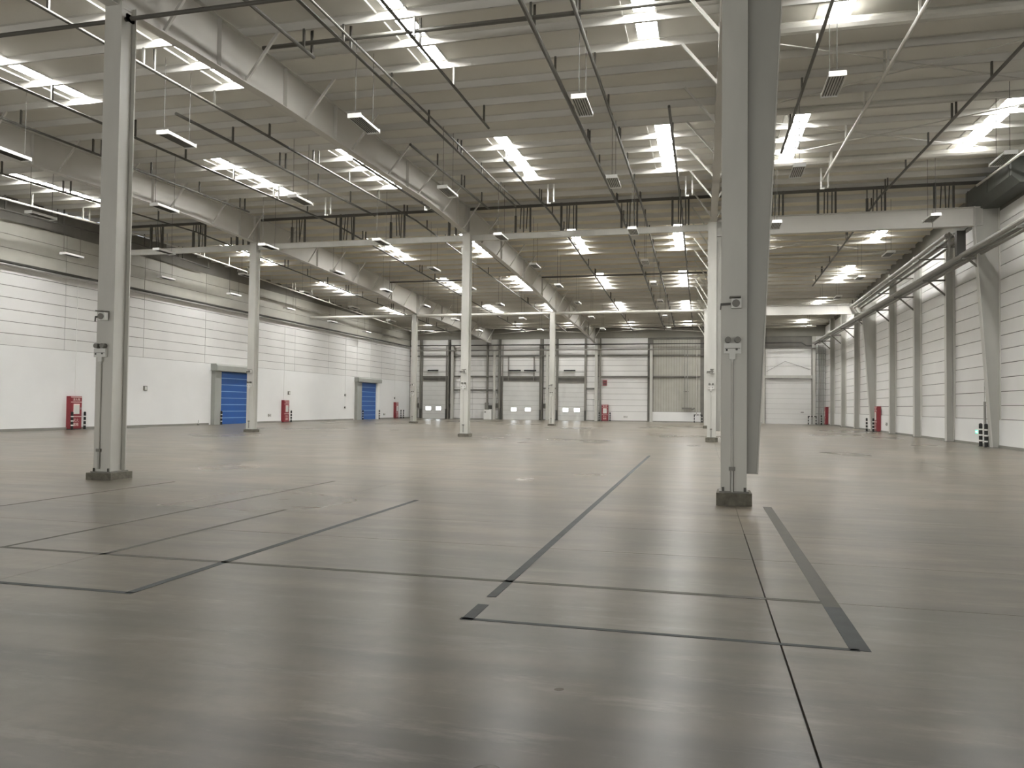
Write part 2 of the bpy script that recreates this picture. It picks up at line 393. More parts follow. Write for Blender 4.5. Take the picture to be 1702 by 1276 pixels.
# dock doors
def dock_door(n, x0, x1, ztop, wins, bars, frame_up):
    r = sroot('door_%d' % n, ((x0+x1)/2, YB-.05, 0)); W = (x1-x0)/2
    N = 8; hz = ztop/N
    for i in range(N):
        MB().box(-W, W, -.03, .03, i*hz+.008, (i+1)*hz-.008).obj('door_panel', M_door, r)
    for wx in wins:
        MB().box(wx-.34, wx+.34, -.055, -.03, .95, 1.42).obj('window_frame', M_bandw, r)
        MB().box(wx-.3, wx+.3, -.06, -.052, .99, 1.38).obj('pane', M_win, r)
    for sx in (-1, 1):
        MB().box(sx*W-.05, sx*W+.05, -.12, -.04, 0, frame_up).obj('track', M_post, r)
        MB().box(sx*(W+.1)-.09, sx*(W+.1)+.09, -.4, -.25, 0, 1.15).obj('dock_guard', M_darkgrey, r)
    MB().box(-W-.05, W+.05, -.1, -.02, ztop+.02, ztop+.13).obj('lintel', M_post, r)
    MB().tube((-W, -.15, 5.45), (W, -.15, 5.45), .035).obj('shaft', M_zinc, r)
    for bx, bl in bars:
        MB().tube((bx-bl/2, -.15, 5.62), (bx+bl/2, -.15, 5.62), .085).obj('spring', M_black, r)
    MB().box(-W, W, -.14, -.04, 4.82, 4.95).obj('rail', M_midgrey, r)
    return r
dock_door(3, -32.15, -29.2, 4.35, (-.7, .55), ((-.15, 1.3),), 8.6)
r = dock_door(4, -22.35, -18.0, 4.37, (-.85, .82), ((-.75, 1.4), (1.05, 1.4)), 8.6)
for sx in (-1.5, 1.5): MB().box(sx-.06, sx+.06, -.16, -.04, 4.4, 7.2).obj('hanger_post', M_post, r)
dock_door(5, -15.9, -12.85, 4.2, (-.65, .65), ((-.2, 1.3),), 8.6)
# big panelled door at right
r = sroot('door_6', (8.72, YB-.05, 0))
for i in range(9): MB().box(-2.3, 2.3, -.03, .03, i*.53+.006, (i+1)*.53-.006).obj('door_panel', M_wall, r)
MB().box(-2.35, 2.35, -.25, -.05, 4.8, 5.1).obj('lintel', M_col, r)
for i in range(3): MB().box(-2.3, 2.3, -.03, .03, 5.12+i*.95, 6.05+i*.95).obj('upper_panel', M_wall, r)
for s_ in (-1, 1): MB().box(s_*2.36-.06, s_*2.36+.06, -.2, -.02, 0, 8.0).obj('track', M_midgrey, r)
MB().bar((-2.2, -.06, 5.5), (-.3, -.06, 6.6), .02, .03).bar((-.3, -.06, 6.6), (2.2, -.06, 5.7), .02, .03).obj('stay_rod', M_midgrey, r)
MB().box(1.25, 1.55, -.08, -.03, 1.2, 1.28).obj('handle', M_midgrey, r)

# ------------------------------------------------------------------ blue roller doors on the left wall
def roller(n, y0, y1, ztop, hood_h, post):
    r = sroot('door_%d' % n, (XL, (y0+y1)/2, 0)); W = (y1-y0)/2
    N = 8; hz = ztop/N
    for i in range(N):
        MB().box(.10, .14, -W, W, i*hz+.022, (i+1)*hz-.022).obj('curtain_panel', M_blue, r)
        if i: MB().box(.09, .16, -W, W, i*hz-.022, i*hz+.022).obj('batten', M_bluestrip, r)
    MB().box(.0, .3, -W-post, -W, 0, ztop+.02).obj('side_post', M_hood, r)
    MB().box(.0, .3, W, W+post*.6, 0, ztop+.02).obj('side_post', M_white, r)  # white paints in the light falling on this post
    hd = MB(); zt = ztop+.02; h = hood_h
    hd.prism([(0, zt), (.52, zt), (.52, zt+h*.75), (.42, zt+h), (0, zt+h)], 'y', -W-post-.1, W+post*.6+.12)
    hd.obj('hood', M_hood, r)
    return r
roller(1, 48.55, 52.0, 3.82, .5, .75)
roller(2, 72.0, 75.75, 3.8, .45, 1.05)

# ------------------------------------------------------------------ steel columns
COLS = [  # x centre, y centre, top z, label
    (-11.70, 13.27, 9.75, 'grey steel column nearest on the left, on a dark concrete plinth'),
    (.495, 13.27, 9.9, 'thick grey steel column nearest on the right, with emergency light and tapered haunch'),
    (-11.645, 37.2, 10.3, 'grey steel column in mid distance, second in the middle line behind the near left column'),
    (-23.76, 37.2, 10.25, 'grey steel column just right of the nearer blue roller door'),
    (.40, 37.2, 10.3, 'grey steel column directly behind the nearest right column'),
    (-11.93, 61.7, 9.3, 'slim far column in front of the widest and rightmost dock doors'),
    (-23.92, 61.7, 9.3, 'slim far column beside the leftmost dock door'),
    (.285, 61.7, 9.3, 'far column mostly hidden behind the two right line columns')]
def column(x, y, zt, lab, W=.40, D=.43):
    o = thing('steel_column', lab, 'column', (x, y, 0), 'steel columns of the hall')
    b = .2 if x > 0 else .14
    MB().box(-W/2, W/2, -D/2, -D/2+.025, b, zt).obj('front_flange', M_col, o)
    MB().box(-W/2, W/2, D/2-.025, D/2, b, zt).obj('rear_flange', M_col, o)
    MB().box(-.11, .11, -D/2+.025, D/2-.025, b, zt).obj('web', M_col, o)
    k = .08
    MB().prism([(-W/2-k,-D/2-.1),(W/2-.02,-D/2-.12),(W/2+k,-D/2-.07),(W/2+k,D/2+.1),(-W/2-k*.6,D/2+.1)], 'z', .0, b).obj('plinth', M_concrete, o)
    pl = MB().box(-W/2-.03, W/2+.03, -D/2-.04, D/2+.04, b, b+.025).obj('base_plate', M_midgrey, o)
    if y < 20:
        for sx in (-.17, .17):
            MB().tube((sx, -D/2-.02, b+.02), (sx, -D/2-.02, b+.09), .018, 6).obj('anchor_bolt', M_darkgrey, o)
    if x > 0:
        MB().prism([(W/2-.02, .5), (W/2+.17, .5), (W/2+.17+(zt-.5)*.047, zt), (W/2-.02, zt)], 'y', -.05, .05).obj('tapered_web', M_colshade, o)
        MB().quadbox([(W/2+.165, -.1, .5), (W/2+.185, -.1, .5), (W/2+.185, .1, .5), (W/2+.165, .1, .5)] +
                     [(W/2+.165+(zt-.5)*.047, -.1, zt), (W/2+.185+(zt-.5)*.047, -.1, zt), (W/2+.185+(zt-.5)*.047, .1, zt), (W/2+.165+(zt-.5)*.047, .1, zt)]).obj('outer_flange', M_col, o)
    return o
for c in COLS: column(*c)
NEAR = ['near left column', 'near right column', 'mid-distance centre column', 'column by the nearer blue door', 'second right column', 'far column by the dock doors', 'far column by the leftmost dock door', 'hindmost right column']
def fy(i): return COLS[i][1]-.215
# emergency lights, speakers, conduits
def emergency(i):
    x = COLS[i][0]; y = fy(i); dx = (-.03 if i else -.06)
    o = thing('emergency_light', 'grey twin-headed emergency light box on the %s' % NEAR[i], 'light', (x+dx, y, 2.55), 'emergency lights on the columns')
    MB().box(-.135, .135, -.07, -.001, -.09, .08).obj('housing', M_box, o)
    MB().box(-.12, .12, -.074, -.07, -.01, .0).obj('trim_line', M_midgrey, o)
    MB().box(-.105, -.075, -.076, -.07, -.045, -.015).obj('test_button', M_black, o)
    MB().tube((.065, -.07, -.02), (.065, -.078, -.02), .02, 8).obj('indicator', M_darkgrey, o)
    for sx in (-.07, .08):
        MB().tube((sx, -.11, .135), (sx, -.01, .135), .05, 12).obj('lamp_head', M_midgrey, o)
        MB().box(sx-.012, sx+.012, -.05, -.02, .075, .1).obj('bracket', M_midgrey, o)
    MB().box(-.05, .045, -.06, -.001, -.18, -.085).obj('junction_box', M_box, o)
    MB().tube((0, -.03, -.23), (0, -.03, -.18), .012, 8, .03).obj('gland', M_box, o)
    o2 = thing('conduit', 'thin pale cable conduit running down the %s' % NEAR[i], 'conduit', (x+dx, y, .2), 'conduits on the columns')
    MB().tube((0, -.022, .38), (0, -.022, 2.12), .016, 6).obj('tube', M_col, o2)
    MB().tube((0, -.022, .02), (0, -.022, .36), .03, 8).obj('sleeve', M_zinc, o2)
    MB().box(-.05, .05, -.045, -.001, .36, .42).obj('clamp', M_midgrey, o2)
def speaker(i):
    x = COLS[i][0]; y = fy(i)
    o = thing('wall_speaker', 'small grey horn speaker with bracket on the %s' % NEAR[i], 'speaker', (x+.02, y, 3.27), 'horn speakers on the columns')
    MB().box(-.07, .085, -.14, -.05, -.075, .08).obj('housing', M_box, o)
    MB().tube((0, -.165, 0), (0, -.135, 0), .062, 14).obj('horn', M_midgrey, o)
    MB().box(-.1, .075, -.19, -.001, .095, .115).obj('hood', M_midgrey, o)
    MB().bar((-.085, -.08, 0), (-.23, -.03, .0), .03, .035).bar((-.23, -.03, .015), (-.24, -.03, -.09), .02, .02).obj('arm', M_darkgrey, o)
    MB().box(-.04, .04, -.05, -.001, -.03, .03).obj('mount', M_midgrey, o)
for i in range(7): emergency(i); speaker(i)

# ------------------------------------------------------------------ girders
GB = [(YF, 8.8), (-11, 8.9), (13.2, 9.65), (19, 10.0), (25, 10.18), (31, 10.4), (35, 10.35), (37.2, 10.28), (40, 10.3), (46, 10.15), (53, 9.92), (58, 9.6), (61.6, 9.3), (65.5, 9.45), (76, 9.15), (YB-.1, 8.69)]
GLAB = ['deep grey roof girder over the column line nearest the left wall', 'deep grey roof girder over the middle column line', 'deep grey roof girder over the right column line']
def gb(y):
    for (a, za), (b, zb) in zip(GB, GB[1:]):
        if a <= y <= b: return za+(zb-za)*(y-a)/(b-a)
    return 9
for gx, lab in zip(G_X, GLAB):
    o = thing('roof_girder', lab, 'girder', (gx, 37.2, 10.3), 'roof girders')
    ys = [p[0] for p in GB]+[RIDGE]; ys = sorted(ys)
    wb_, fb, ft = MB(), MB(), MB()
    def q(mb, w0, w1, y0, y1, za, zb, zc, zd):
        mb.quadbox([(w0,y0-37.2,za-10.3),(w1,y0-37.2,za-10.3),(w1,y1-37.2,zb-10.3),(w0,y1-37.2,zb-10.3),(w0,y0-37.2,zc-10.3),(w1,y0-37.2,zc-10.3),(w1,y1-37.2,zd-10.3),(w0,y1-37.2,zd-10.3)])
    for a, b in zip(ys, ys[1:]):
        q(wb_, -.01, .01, a, b, gb(a)+.02, gb(b)+.02, zp(a)-.02, zp(b)-.02)
        q(fb, -.14, .14, a, b, gb(a), gb(b), gb(a)+.02, gb(b)+.02)
        q(ft, -.12, .12, a, b, zp(a)-.02, zp(b)-.02, zp(a), zp(b))
    wb_.obj('web', M_girder, o); fb.obj('bottom_flange', M_girder, o); ft.obj('top_flange', M_girder, o)
    for y in (16.5, 19.6, 22.7, 29.0, 35.6, 36.98, 37.42, 44, 50, 56, 61.5, 61.8, 68, 74, 80):
        MB().box(-.13, .13, y-37.2-.008, y-37.2+.008, gb(y)+.02-10.3, zp(y)-.02-10.3).obj('stiffener', M_girder, o)
    for k in range(1, 31, 2):
        for sg in (1, -1):
            y = RIDGE+sg*(.11+PIT*k)
            if not (YF+2 < y < YB-.5): continue
            for sx in (-1, 1):
                MB().bar((sx*.12, y-37.2, gb(y)+.05-10.3), (sx*1.05, y-37.2, zp(y)+.03-10.3), .065, .065).obj('fly_brace', M_col if gx > 0 else M_girder, o)

# ------------------------------------------------------------------ tie beams across the hall
def tie(x0, x1, y, z, lab, h=.11, m_=M_girder):
    o = thing('tie_beam', lab, 'beam', ((x0+x1)/2, y, z), 'tie beams between the columns'); W = (x1-x0)/2
    if h > .14: MB().box(-W, W, -.09, .09, -h, -h+.02).box(-W, W, -.09, .09, h-.02, h).box(-W, W, -.05, -.035, -h+.02, h-.02).obj('web', m_, o)
    else: MB().tube((-W, 0, 0), (W, 0, 0), h, 12).obj('tube', m_, o)
    for s_ in (-1, 1): MB().box(s_*W-.02, s_*W+.02, -.1, .1, -h-.02, h+.02).obj('end_plate', m_, o)
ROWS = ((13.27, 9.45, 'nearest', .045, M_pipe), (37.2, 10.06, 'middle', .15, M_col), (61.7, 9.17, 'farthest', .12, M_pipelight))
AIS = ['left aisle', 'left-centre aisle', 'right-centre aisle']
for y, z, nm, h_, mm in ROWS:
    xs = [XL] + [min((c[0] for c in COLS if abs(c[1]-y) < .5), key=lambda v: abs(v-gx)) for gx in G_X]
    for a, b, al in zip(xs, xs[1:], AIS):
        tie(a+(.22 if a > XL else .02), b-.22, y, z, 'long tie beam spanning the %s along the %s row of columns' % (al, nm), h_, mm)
# deep I-beams in the right aisle
def ibeam(y, z0, z1, lab):
    o = thing('i_beam', lab, 'beam', (6.2, y, z0)); a, b = .62-6.2, 11.75-6.2; h = z1-z0
    MB().box(a, b, -.01, .01, .02, h-.02).obj('web', M_girder, o)
    MB().box(a, b, -.14, .14, 0, .02).obj('bottom_flange', M_girder, o)
    MB().box(a, b, -.14, .14, h-.02, h).obj('top_flange', M_girder, o)
    for x in (b-.01, 3.6): MB().box(x-.01, x+.01, -.13, .13, .02, h-.02).obj('stiffener', M_girder, o)
ibeam(37.2, 9.62, 10.45, 'deep grey I-beam across the right aisle, nearer one under dark hangers')
ibeam(61.7, 8.70, 9.46, 'pale deep I-beam across the right aisle, farther one near the pipe corner')
# struts under the right aisle roof
for n_, (y, r_) in enumerate(((20.1, .16), (26.2, .1), (32.4, .15), (43.65, .1), (51.1, .09), (57, .09), (67.8, .09), (74, .09))):
    o = MB().tube((.55, y, zp(y)-.14), (XR-.1, y, zp(y)-.14), r_, 10).obj('roof_strut', M_pipelight)
    tag(o, 'pale round strut under the right aisle roof, %s from the camera' % ORD[n_], 'strut', 'round struts under the right aisle roof')
for n_, (a, b) in enumerate(((20.1, 26.2), (26.2, 32.4), (43.65, 51.1), (51.1, 57), (67.8, 74), (79.9, 85.5))):
    o = thing('cross_bracing', 'thin crossed steel rods under the right aisle roof, %s pair from the camera' % ORD[n_], 'bracing', (6.4, (a+b)/2, zp((a+b)/2)-.2), 'crossed rods under the right aisle roof')
    for (p, q_) in (((.6, a), (11.3, b)), ((.6, b), (11.3, a))):
        c0 = o.location
        MB().tube((p[0]-c0.x, p[1]-c0.y, zp(p[1])-.18-c0.z), (q_[0]-c0.x, q_[1]-c0.y, zp(q_[1])-.18-c0.z), .02, 6).obj('rod', M_pipelight, o)
for (x0, x1), al in zip(((XL+.2, -23.9), (-23.6, -11.9), (-11.6, .3)), AIS):
    o = thing('cross_bracing', 'thin crossed steel rods under the roof of the %s near the far wall' % al, 'bracing', ((x0+x1)/2, 82.7, zp(82.7)-.4))
    c0 = o.location
    for (a, b) in ((79.9, 85.5), (85.5, 79.9)):
        MB().tube((x0-c0.x, a-c0.y, zp(a)-.5-c0.z), (x1-c0.x, b-c0.y, zp(b)-.5-c0.z), .025, 6).obj('rod', M_pipelight, o)
    o = MB().tube((x0, 79.9, zp(79.9)-.28), (x1, 79.9, zp(79.9)-.28), .1, 8).obj('roof_strut', M_pipelight)
    tag(o, 'pale round strut under the roof of the %s near the far wall' % al, 'strut')

# ------------------------------------------------------------------ sprinkler pipes along the hall
def roofpath(x, y0, y1, off):
    ys = [y0] + ([RIDGE] if y0 < RIDGE < y1 else []) + [y1]
    return [(x, y, zp(y)-off) for y in ys]
def runpipe(x, y0, y1, off, lab, r_=.04, m_=M_pipe, every=3.125, long_at=(), double=False):
    o = thing('sprinkler_pipe', lab, 'pipe', (x, (y0+y1)/2, zp((y0+y1)/2)-off), 'pipes hung under the roof')
    c0 = Vector(o.location)
    def L_(p): return tuple(Vector(p)-c0)
    MB().poly([L_(p) for p in roofpath(x, y0, y1, off)], r_, 8).obj('pipe', m_, o)
    if double: MB().poly([L_(p) for p in roofpath(x+.22, y0, y1, off-.06)], r_*.8, 8).obj('pipe', m_, o)
    y = y0+.4; n_ = 0
    while y < y1:
        mb = MB()
        yy = min(PUR, key=lambda p: abs(p-y))
        if y0 <= yy <= y1:
            mb.box(x-c0.x-.028, x-c0.x+.028, yy-c0.y-.028, yy-c0.y+.028, zp(yy)-off-c0.z+r_*.7, zp(yy)+.02-c0.z)
            mb.obj('hanger', m_, o)
            if n_ % 3 == 2 and yy+.5 < y1: MB().box(x-c0.x-.028, x-c0.x+.028, yy+.42-c0.y-.028, yy+.42-c0.y+.028, zp(yy+.42)-off-c0.z+r_*.7, zp(yy)+ROOFT-c0.z).obj('hanger', m_, o)
        y += every; n_ += 1
    return o
PIPES = [ # x, y0, y1, off
    (-31.3, 8, 48, .62, 'over the left aisle, painted as if lit near the left wall', .05, M_pipelight),  # pale colour puts the skylight's brightness into this run
    (-32.9, 8, 46, .72, 'over the left aisle, closest to the left wall', .05, M_pipe),
    (-28.0, 12, 84, .5, 'in the middle of the left aisle', .04, M_pipe),
    (-25.4, 20, 84, .55, 'in the left aisle close to the girder', .045, M_pipe),
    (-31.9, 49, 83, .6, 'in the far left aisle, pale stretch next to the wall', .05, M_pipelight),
    (-22.1, 8, 34, .5, 'in the left-centre aisle just right of the left girder', .04, M_pipe),
    (-19.3, 6, 84, .5, 'in the left-centre aisle beside the skylights', .045, M_pipe),
    (-16.2, 20.8, 36, .55, 'short run in the middle of the left-centre aisle', .05, M_pipe),
    (-14.75, 2, 84, .45, 'in the left-centre aisle next to the girder skylights', .045, M_pipe),
    (-12.6, 26, 50, .75, 'dark run hugging the left side of the middle girder', .045, M_pipe),
    (-9.95, 2, 18.1, .5, 'short near run right of the middle girder', .05, M_pipe),
    (-10.2, 25.6, 36, .5, 'short run right of the middle girder, before the ridge', .05, M_pipe),
    (-8.85, 2, 36, .45, 'paired run left of the near skylights in the right-centre aisle', .045, M_pipe),
    (-6.95, 2, 24.4, .55, 'short near run right of the skylights in the right-centre aisle', .04, M_pipe),
    (-7.4, 28, 84, .5, 'under the skylight line of the right-centre aisle', .05, M_pipe),
    (-4.0, 2, 84, .45, 'thicker run down the middle of the right-centre aisle', .06, M_pipe),
    (-2.9, 2, 84, .4, 'beside the lamps in the right-centre aisle', .045, M_pipe),
    (-1.05, 24, 84, .45, 'under the skylights next to the right column line', .045, M_pipe),
    (2.8, 2, 30, .4, 'left of the skylights in the right aisle', .045, M_pipe),
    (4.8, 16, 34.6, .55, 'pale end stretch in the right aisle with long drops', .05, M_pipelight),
    (7.8, 2, 60, .45, 'down the middle of the right aisle', .05, M_pipe),
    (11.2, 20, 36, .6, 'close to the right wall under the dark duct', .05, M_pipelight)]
for x, y0, y1, off, lab, r_, m_ in PIPES:
    runpipe(x, y0, y1, off, ('pale' if m_ is M_pipelight else 'dark')+' roof pipe '+lab, r_, m_, double=(x == -8.85))
# paired white drop hangers at the end of the second skylight row
for x, lab in ((-17.9, 'left-centre aisle'), (-12.75, 'gap beside the middle girder'), (-6.85, 'right-centre aisle'), (-.75, 'strip by the right column line'), (4.75, 'right aisle')):
    y = 34.0; zt = zp(y); o = thing('drop_hanger', 'pair of pale drop rods with a foot, %s' % lab, 'hanger', (x, y, zt-.85), 'paired drop rods behind the second skylight row')
    MB().box(-.03, .03, -.03, .03, 0, .85).obj('rod', M_white, o)
    MB().box(.24, .3, -.03, .03, .03, .85).obj('rod', M_white, o)
    MB().box(-.03, .13, -.04, .04, -.04, .02).obj('foot', M_white, o)
# cross mains
for (x0, x1, y, off, lab) in ((-11.2, .2, 17.7, .3, 'right-centre aisle near the camera'), (-23.3, -17.4, 54.75, .32, 'left-centre aisle beyond the middle row'), (-11.4, .25, 54.6, .32, 'right-centre aisle beyond the middle row'),
                              (-31.4, -24.0, 80.6, .3, 'left aisle near the far wall'), (-23.5, -12.0, 80.9, .3, 'left-centre aisle near the far wall'), (-11.4, .1, 81.2, .3, 'right-centre aisle near the far wall'), (1.0, 10.8, 80.6, .75, 'right aisle near the far wall')):
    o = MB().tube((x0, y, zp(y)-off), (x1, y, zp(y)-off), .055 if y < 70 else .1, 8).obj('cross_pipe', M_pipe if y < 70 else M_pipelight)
    tag(o, 'crosswise pipe under the roof of the %s' % lab, 'pipe')
# dark hanger clusters along the ridge
CL = [(-30.8, 'far left aisle'), (-28.0, 'left aisle centre'), (-25.2, 'left aisle beside the girder'), (-21.8, 'left-centre aisle beside the girder'), (-18.9, 'left-centre aisle by the skylight'), (-16.0, 'left-centre aisle middle'), (-12.75, 'slot left of the middle girder'),
      (-9.2, 'slot right of the middle girder'), (-6.85, 'right-centre aisle by the skylight'), (-3.85, 'right-centre aisle middle'), (-1.4, 'right-centre aisle by the columns'), (2.9, 'right aisle by the columns'), (5.2, 'right aisle, second cluster'), (7.3, 'right aisle, third cluster'), (10.1, 'right aisle by the wall')]
for n_, (x, lab) in enumerate(CL):
    y = 37.75; o = thing('hanger_cluster', 'cluster of dark vertical hanger bars along the ridge, %s' % lab, 'hanger', (x, y, 10.2), 'dark hanger clusters along the ridge')
    zt = zp(y)-10.2+.02
    rs = random.Random(n_)
    MB().box(-.11, -.01, -.06, .06, .0, zt-.55 if n_ % 2 else zt).obj('thick_bar', M_pipe, o)
    MB().tube((-.06, 0, 0), (-.06, 0, zt), .025, 6).obj('rod', M_pipe, o)
    for dx in (.22, .36, .55): 
        MB().tube((dx+rs.uniform(-.05, .05), rs.uniform(-.2, .2), rs.choice((0, .15, .3))), (dx, 0, zt), .028, 6).obj('rod', M_pipe, o)
    MB().box(.66, .74, -.05, .05, 0, zt).obj('thick_bar', M_pipe, o)
o = MB().box(XL, XR, 37.66, 37.74, zp(37.7)-.14, zp(37.7)).obj('ridge_rail', M_pipe); tag(o, 'dark rail running crosswise under the roof ridge', 'rail')

# ------------------------------------------------------------------ hanging luminaires
def lamp_proto():
    o = thing('hanging_lamp', '', 'lamp', (0,0,0), 'white lamps hung from the roof on wires')
    MB().prism([(-.19, 0), (.19, 0), (.15, .07), (-.15, .07)], 'y', -.62, .62).obj('housing', M_white, o)
    mb = MB()
    for i in range(6): mb.tube((-.15+.06*i, -.58, -.022), (-.15+.06*i, .58, -.022), .012, 6)
    mb.obj('lamp_tubes', M_darkgrey, o)
    MB().box(-.19, .19, -.64, -.6, -.05, .07).obj('end_cap', M_white, o)
    MB().box(-.19, .19, .6, .64, -.05, .07).obj('end_cap', M_white, o)
    mb = MB().box(-.2, -.185, -.6, .6, -.04, .0).box(.185, .2, -.6, .6, -.04, .0).obj('side_rail', M_white, o)
    for s_ in (-.55, .55): MB().tube((0, 0, 0), (0, 0, 1), .008, 5).obj('wire', M_darkgrey, o, (0, s_, .07))
    return o
LX = [(-32.6, 'beside the left wall'), (-26.9, 'in the left aisle'), (-20.9, 'in the left-centre aisle, left file'), (-14.9, 'in the left-centre aisle, right file'), (-9.0, 'in the right-centre aisle, left file'), (-3.0, 'in the right-centre aisle, right file'), (2.95, 'in the right aisle, left file'), (8.9, 'in the right aisle, right file')]
LY = [19.2, 26.3, 33.9, 41.3, 48.5, 56.1, 63.6, 71.0]
proto = lamp_proto(); first = True
for (x, xl) in LX:
    for n_, y in enumerate(LY):
        z = min(9.3, zp(y)-1.98)
        hz = zp(y)+ROOFT-z-.07
        if x == -32.6 and n_ < 1: continue
        lab = 'white oblong hanging lamp %s, %s from the camera' % (xl, ORD[n_])
        if first: lo = proto; proto.location = (x, y, z); proto['label'] = lab; first = False
        else: lo = dup(proto, (x, y, z), lab)
        for ch in lo.children:
            if ch.name.startswith('wire'): ch.scale[2] = hz

# ------------------------------------------------------------------ left wall fittings
o = MB().poly([(XL+.3, 5, 8.42), (XL+.3, YB-.35, 8.42)], .075).obj('water_pipe', M_darkgrey); tag(o, 'long dark pipe high along the left wall above the panels', 'pipe')
def text_mesh(s, size, material, parent, loc, rot):
    cu = bpy.data.curves.new('txt', 'FONT'); cu.body = s; cu.size = size; cu.align_x = 'CENTER'; cu.align_y = 'CENTER'
    t = bpy.data.objects.new('lettering_src', cu); COL.objects.link(t)
    bpy.context.view_layer.update()
    me = bpy.data.meshes.new_from_object(t.evaluated_get(bpy.context.evaluated_depsgraph_get()))
    bpy.data.objects.remove(t); bpy.data.curves.remove(cu)
    me.materials.clear(); me.materials.append(material)
    o = link('lettering', me, parent, loc); o.rotation_euler = rot; return o
def cabinet(loc, rz, lab, W=.8, D=.26):
    """front faces local -Y"""
    o = thing('hose_cabinet', lab, 'cabinet', loc, 'red fire hose cabinets', rz)
    MB().box(-W/2, W/2, -D, 0, .05, 1.84).obj('body', M_red, o)
    MB().box(-W/2-.01, W/2+.01, -D-.01, 0, 0, .05).obj('base', M_darkgrey, o)
    d = MB().box(-W/2+.05, W/2-.05, -D-.02, -D, .78, 1.76).obj('upper_door', M_red, o)
    MB().box(-W/2+.03, W/2-.03, -D-.026, -D-.001, 1.5, 1.53).box(-W/2+.03, W/2-.03, -D-.026, -D-.001, 1.77, 1.8).obj('door_edge', M_redtext, o)
    d2 = MB().box(-W/2+.05, W/2-.05, -D-.02, -D, .1, .68).obj('lower_door', M_red, o)
    MB().box(-W/2+.03, W/2-.03, -D-.026, -D-.001, .7, .73).obj('door_edge', M_redtext, o)
    MB().box(-.2, .22, -D-.027, -D-.02, .86, 1.42).obj('door_window', M_box, d)
    MB().box(-.2, .22, -D-.03, -D-.026, 1.35, 1.42).box(-.2, -.16, -D-.03, -D-.026, .86, 1.35).obj('notice', M_redtext, d)
    text_mesh('消火栓', .17, M_redtext, d, (0, -D-.028, 1.64), (math.pi/2, 0, 0))
    text_mesh('灭火', .19, M_redtext, d2, (-.02, -D-.028, .5), (math.pi/2, 0, 0))
    text_mesh('器箱', .19, M_redtext, d2, (-.02, -D-.028, .27), (math.pi/2, 0, 0))
    MB().box(W/2-.12, W/2-.08, -D-.045, -D-.02, 1.1, 1.22).obj('handle', M_zinc, d)
    return o
def bollard(loc, lab, h=.95, r_=.065):
    o = thing('bollard', lab, 'bollard', loc, 'striped guard bollards')
    MB().tube((0,0,0), (0,0,h), r_, 14).obj('post', M_black, o, smooth=False)
    n = 4
    for i in range(3):
        z = h*(.26+.25*i); MB().tube((0,0,z-.033), (0,0,z+.033), r_+.003, 14).obj('band', M_bandw, o)
    MB().tube((0,0,h), (0,0,h+.03), r_, 14, r_*.5).obj('cap', M_black, o)
    MB().box(-.09, .09, -.09, .09, 0, .012).obj('base_plate', M_darkgrey, o)
QT = math.pi/2
cabinet((XL+.0, 35.45, 0), QT, 'red fire hose cabinet nearest on the left wall, left of the near left column')
bollard((XL+.2, 36.15, 0), 'black banded bollard right of the nearest red cabinet on the left wall')
bollard((XL+.4, 35.05, 0), 'black banded bollard at the left front corner of the nearest red cabinet', .95)
cabinet((XL+.0, 57.6, 0), QT, 'red fire hose cabinet on the left wall between the two blue doors')
bollard((XL+.2, 58.45, 0), 'black banded bollard right of the red cabinet between the blue doors')
cabinet((XL+.0, 81.4, 0), QT, 'red fire hose cabinet on the left wall beyond the second blue door')
bollard((XL+.25, 82.6, 0), 'black banded bollard right of the red cabinet in the far left corner')
bollard((XL+.25, 83.4, 0), 'black banded bollard closest to the far left corner')
bollard((XL+.35, 48.55, 0), 'black and white bollard before the left post of the nearer blue door')
bollard((XL+.35, 72.2, 0), 'black and white bollard before the left post of the farther blue door')
bollard((XL+.35, 76.3, 0), 'dark bollard right of the farther blue door')
def conduit_drop(y, z0, z1, lab):
    o = MB().tube((XL+.02, y, z0), (XL+.02, y, z1), .018, 6).obj('conduit', M_white); tag(o, lab, 'conduit')
conduit_drop(35.6, 1.84, 8.3, 'thin pale conduit dropping to the nearest red cabinet')
conduit_drop(57.5, 1.84, 8.3, 'thin pale conduit dropping to the red cabinet between the blue doors')
conduit_drop(68.8, 1.25, 8.3, 'thin conduit on the left wall before the farther blue door')
conduit_drop(74.6, 4.3, 8.3, 'thin conduit above the farther blue door')
conduit_drop(81.2, 1.84, 8.3, 'thin conduit dropping to the far corner cabinet')
def wbox(y, z, lab, s_=.13, m_=M_midgrey, name='wall_box'):
    o = thing(name, lab, 'box', (XL, y, z))
    MB().box(0, .09, -s_, s_, -s_*1.1, s_*1.1).obj('housing', m_, o); MB().box(.09, .1, -s_*.7, s_*.7, -s_*.8, s_*.8).obj('cover', M_box, o)
wbox(41.1, 2.42, 'small grey square box on the left wall right of the near left column')
wbox(58.3, 2.44, 'small grey box on the wall above the cabinet between the blue doors')
wbox(68.8, 2.45, 'dark switch box on the conduit before the farther blue door', .1, M_darkgrey)
wbox(68.8, 1.24, 'small socket at the foot of the conduit before the farther blue door', .08, M_darkgrey)
wbox(81.2, 2.3, 'small dark box on the conduit above the far corner cabinet', .1, M_darkgrey)
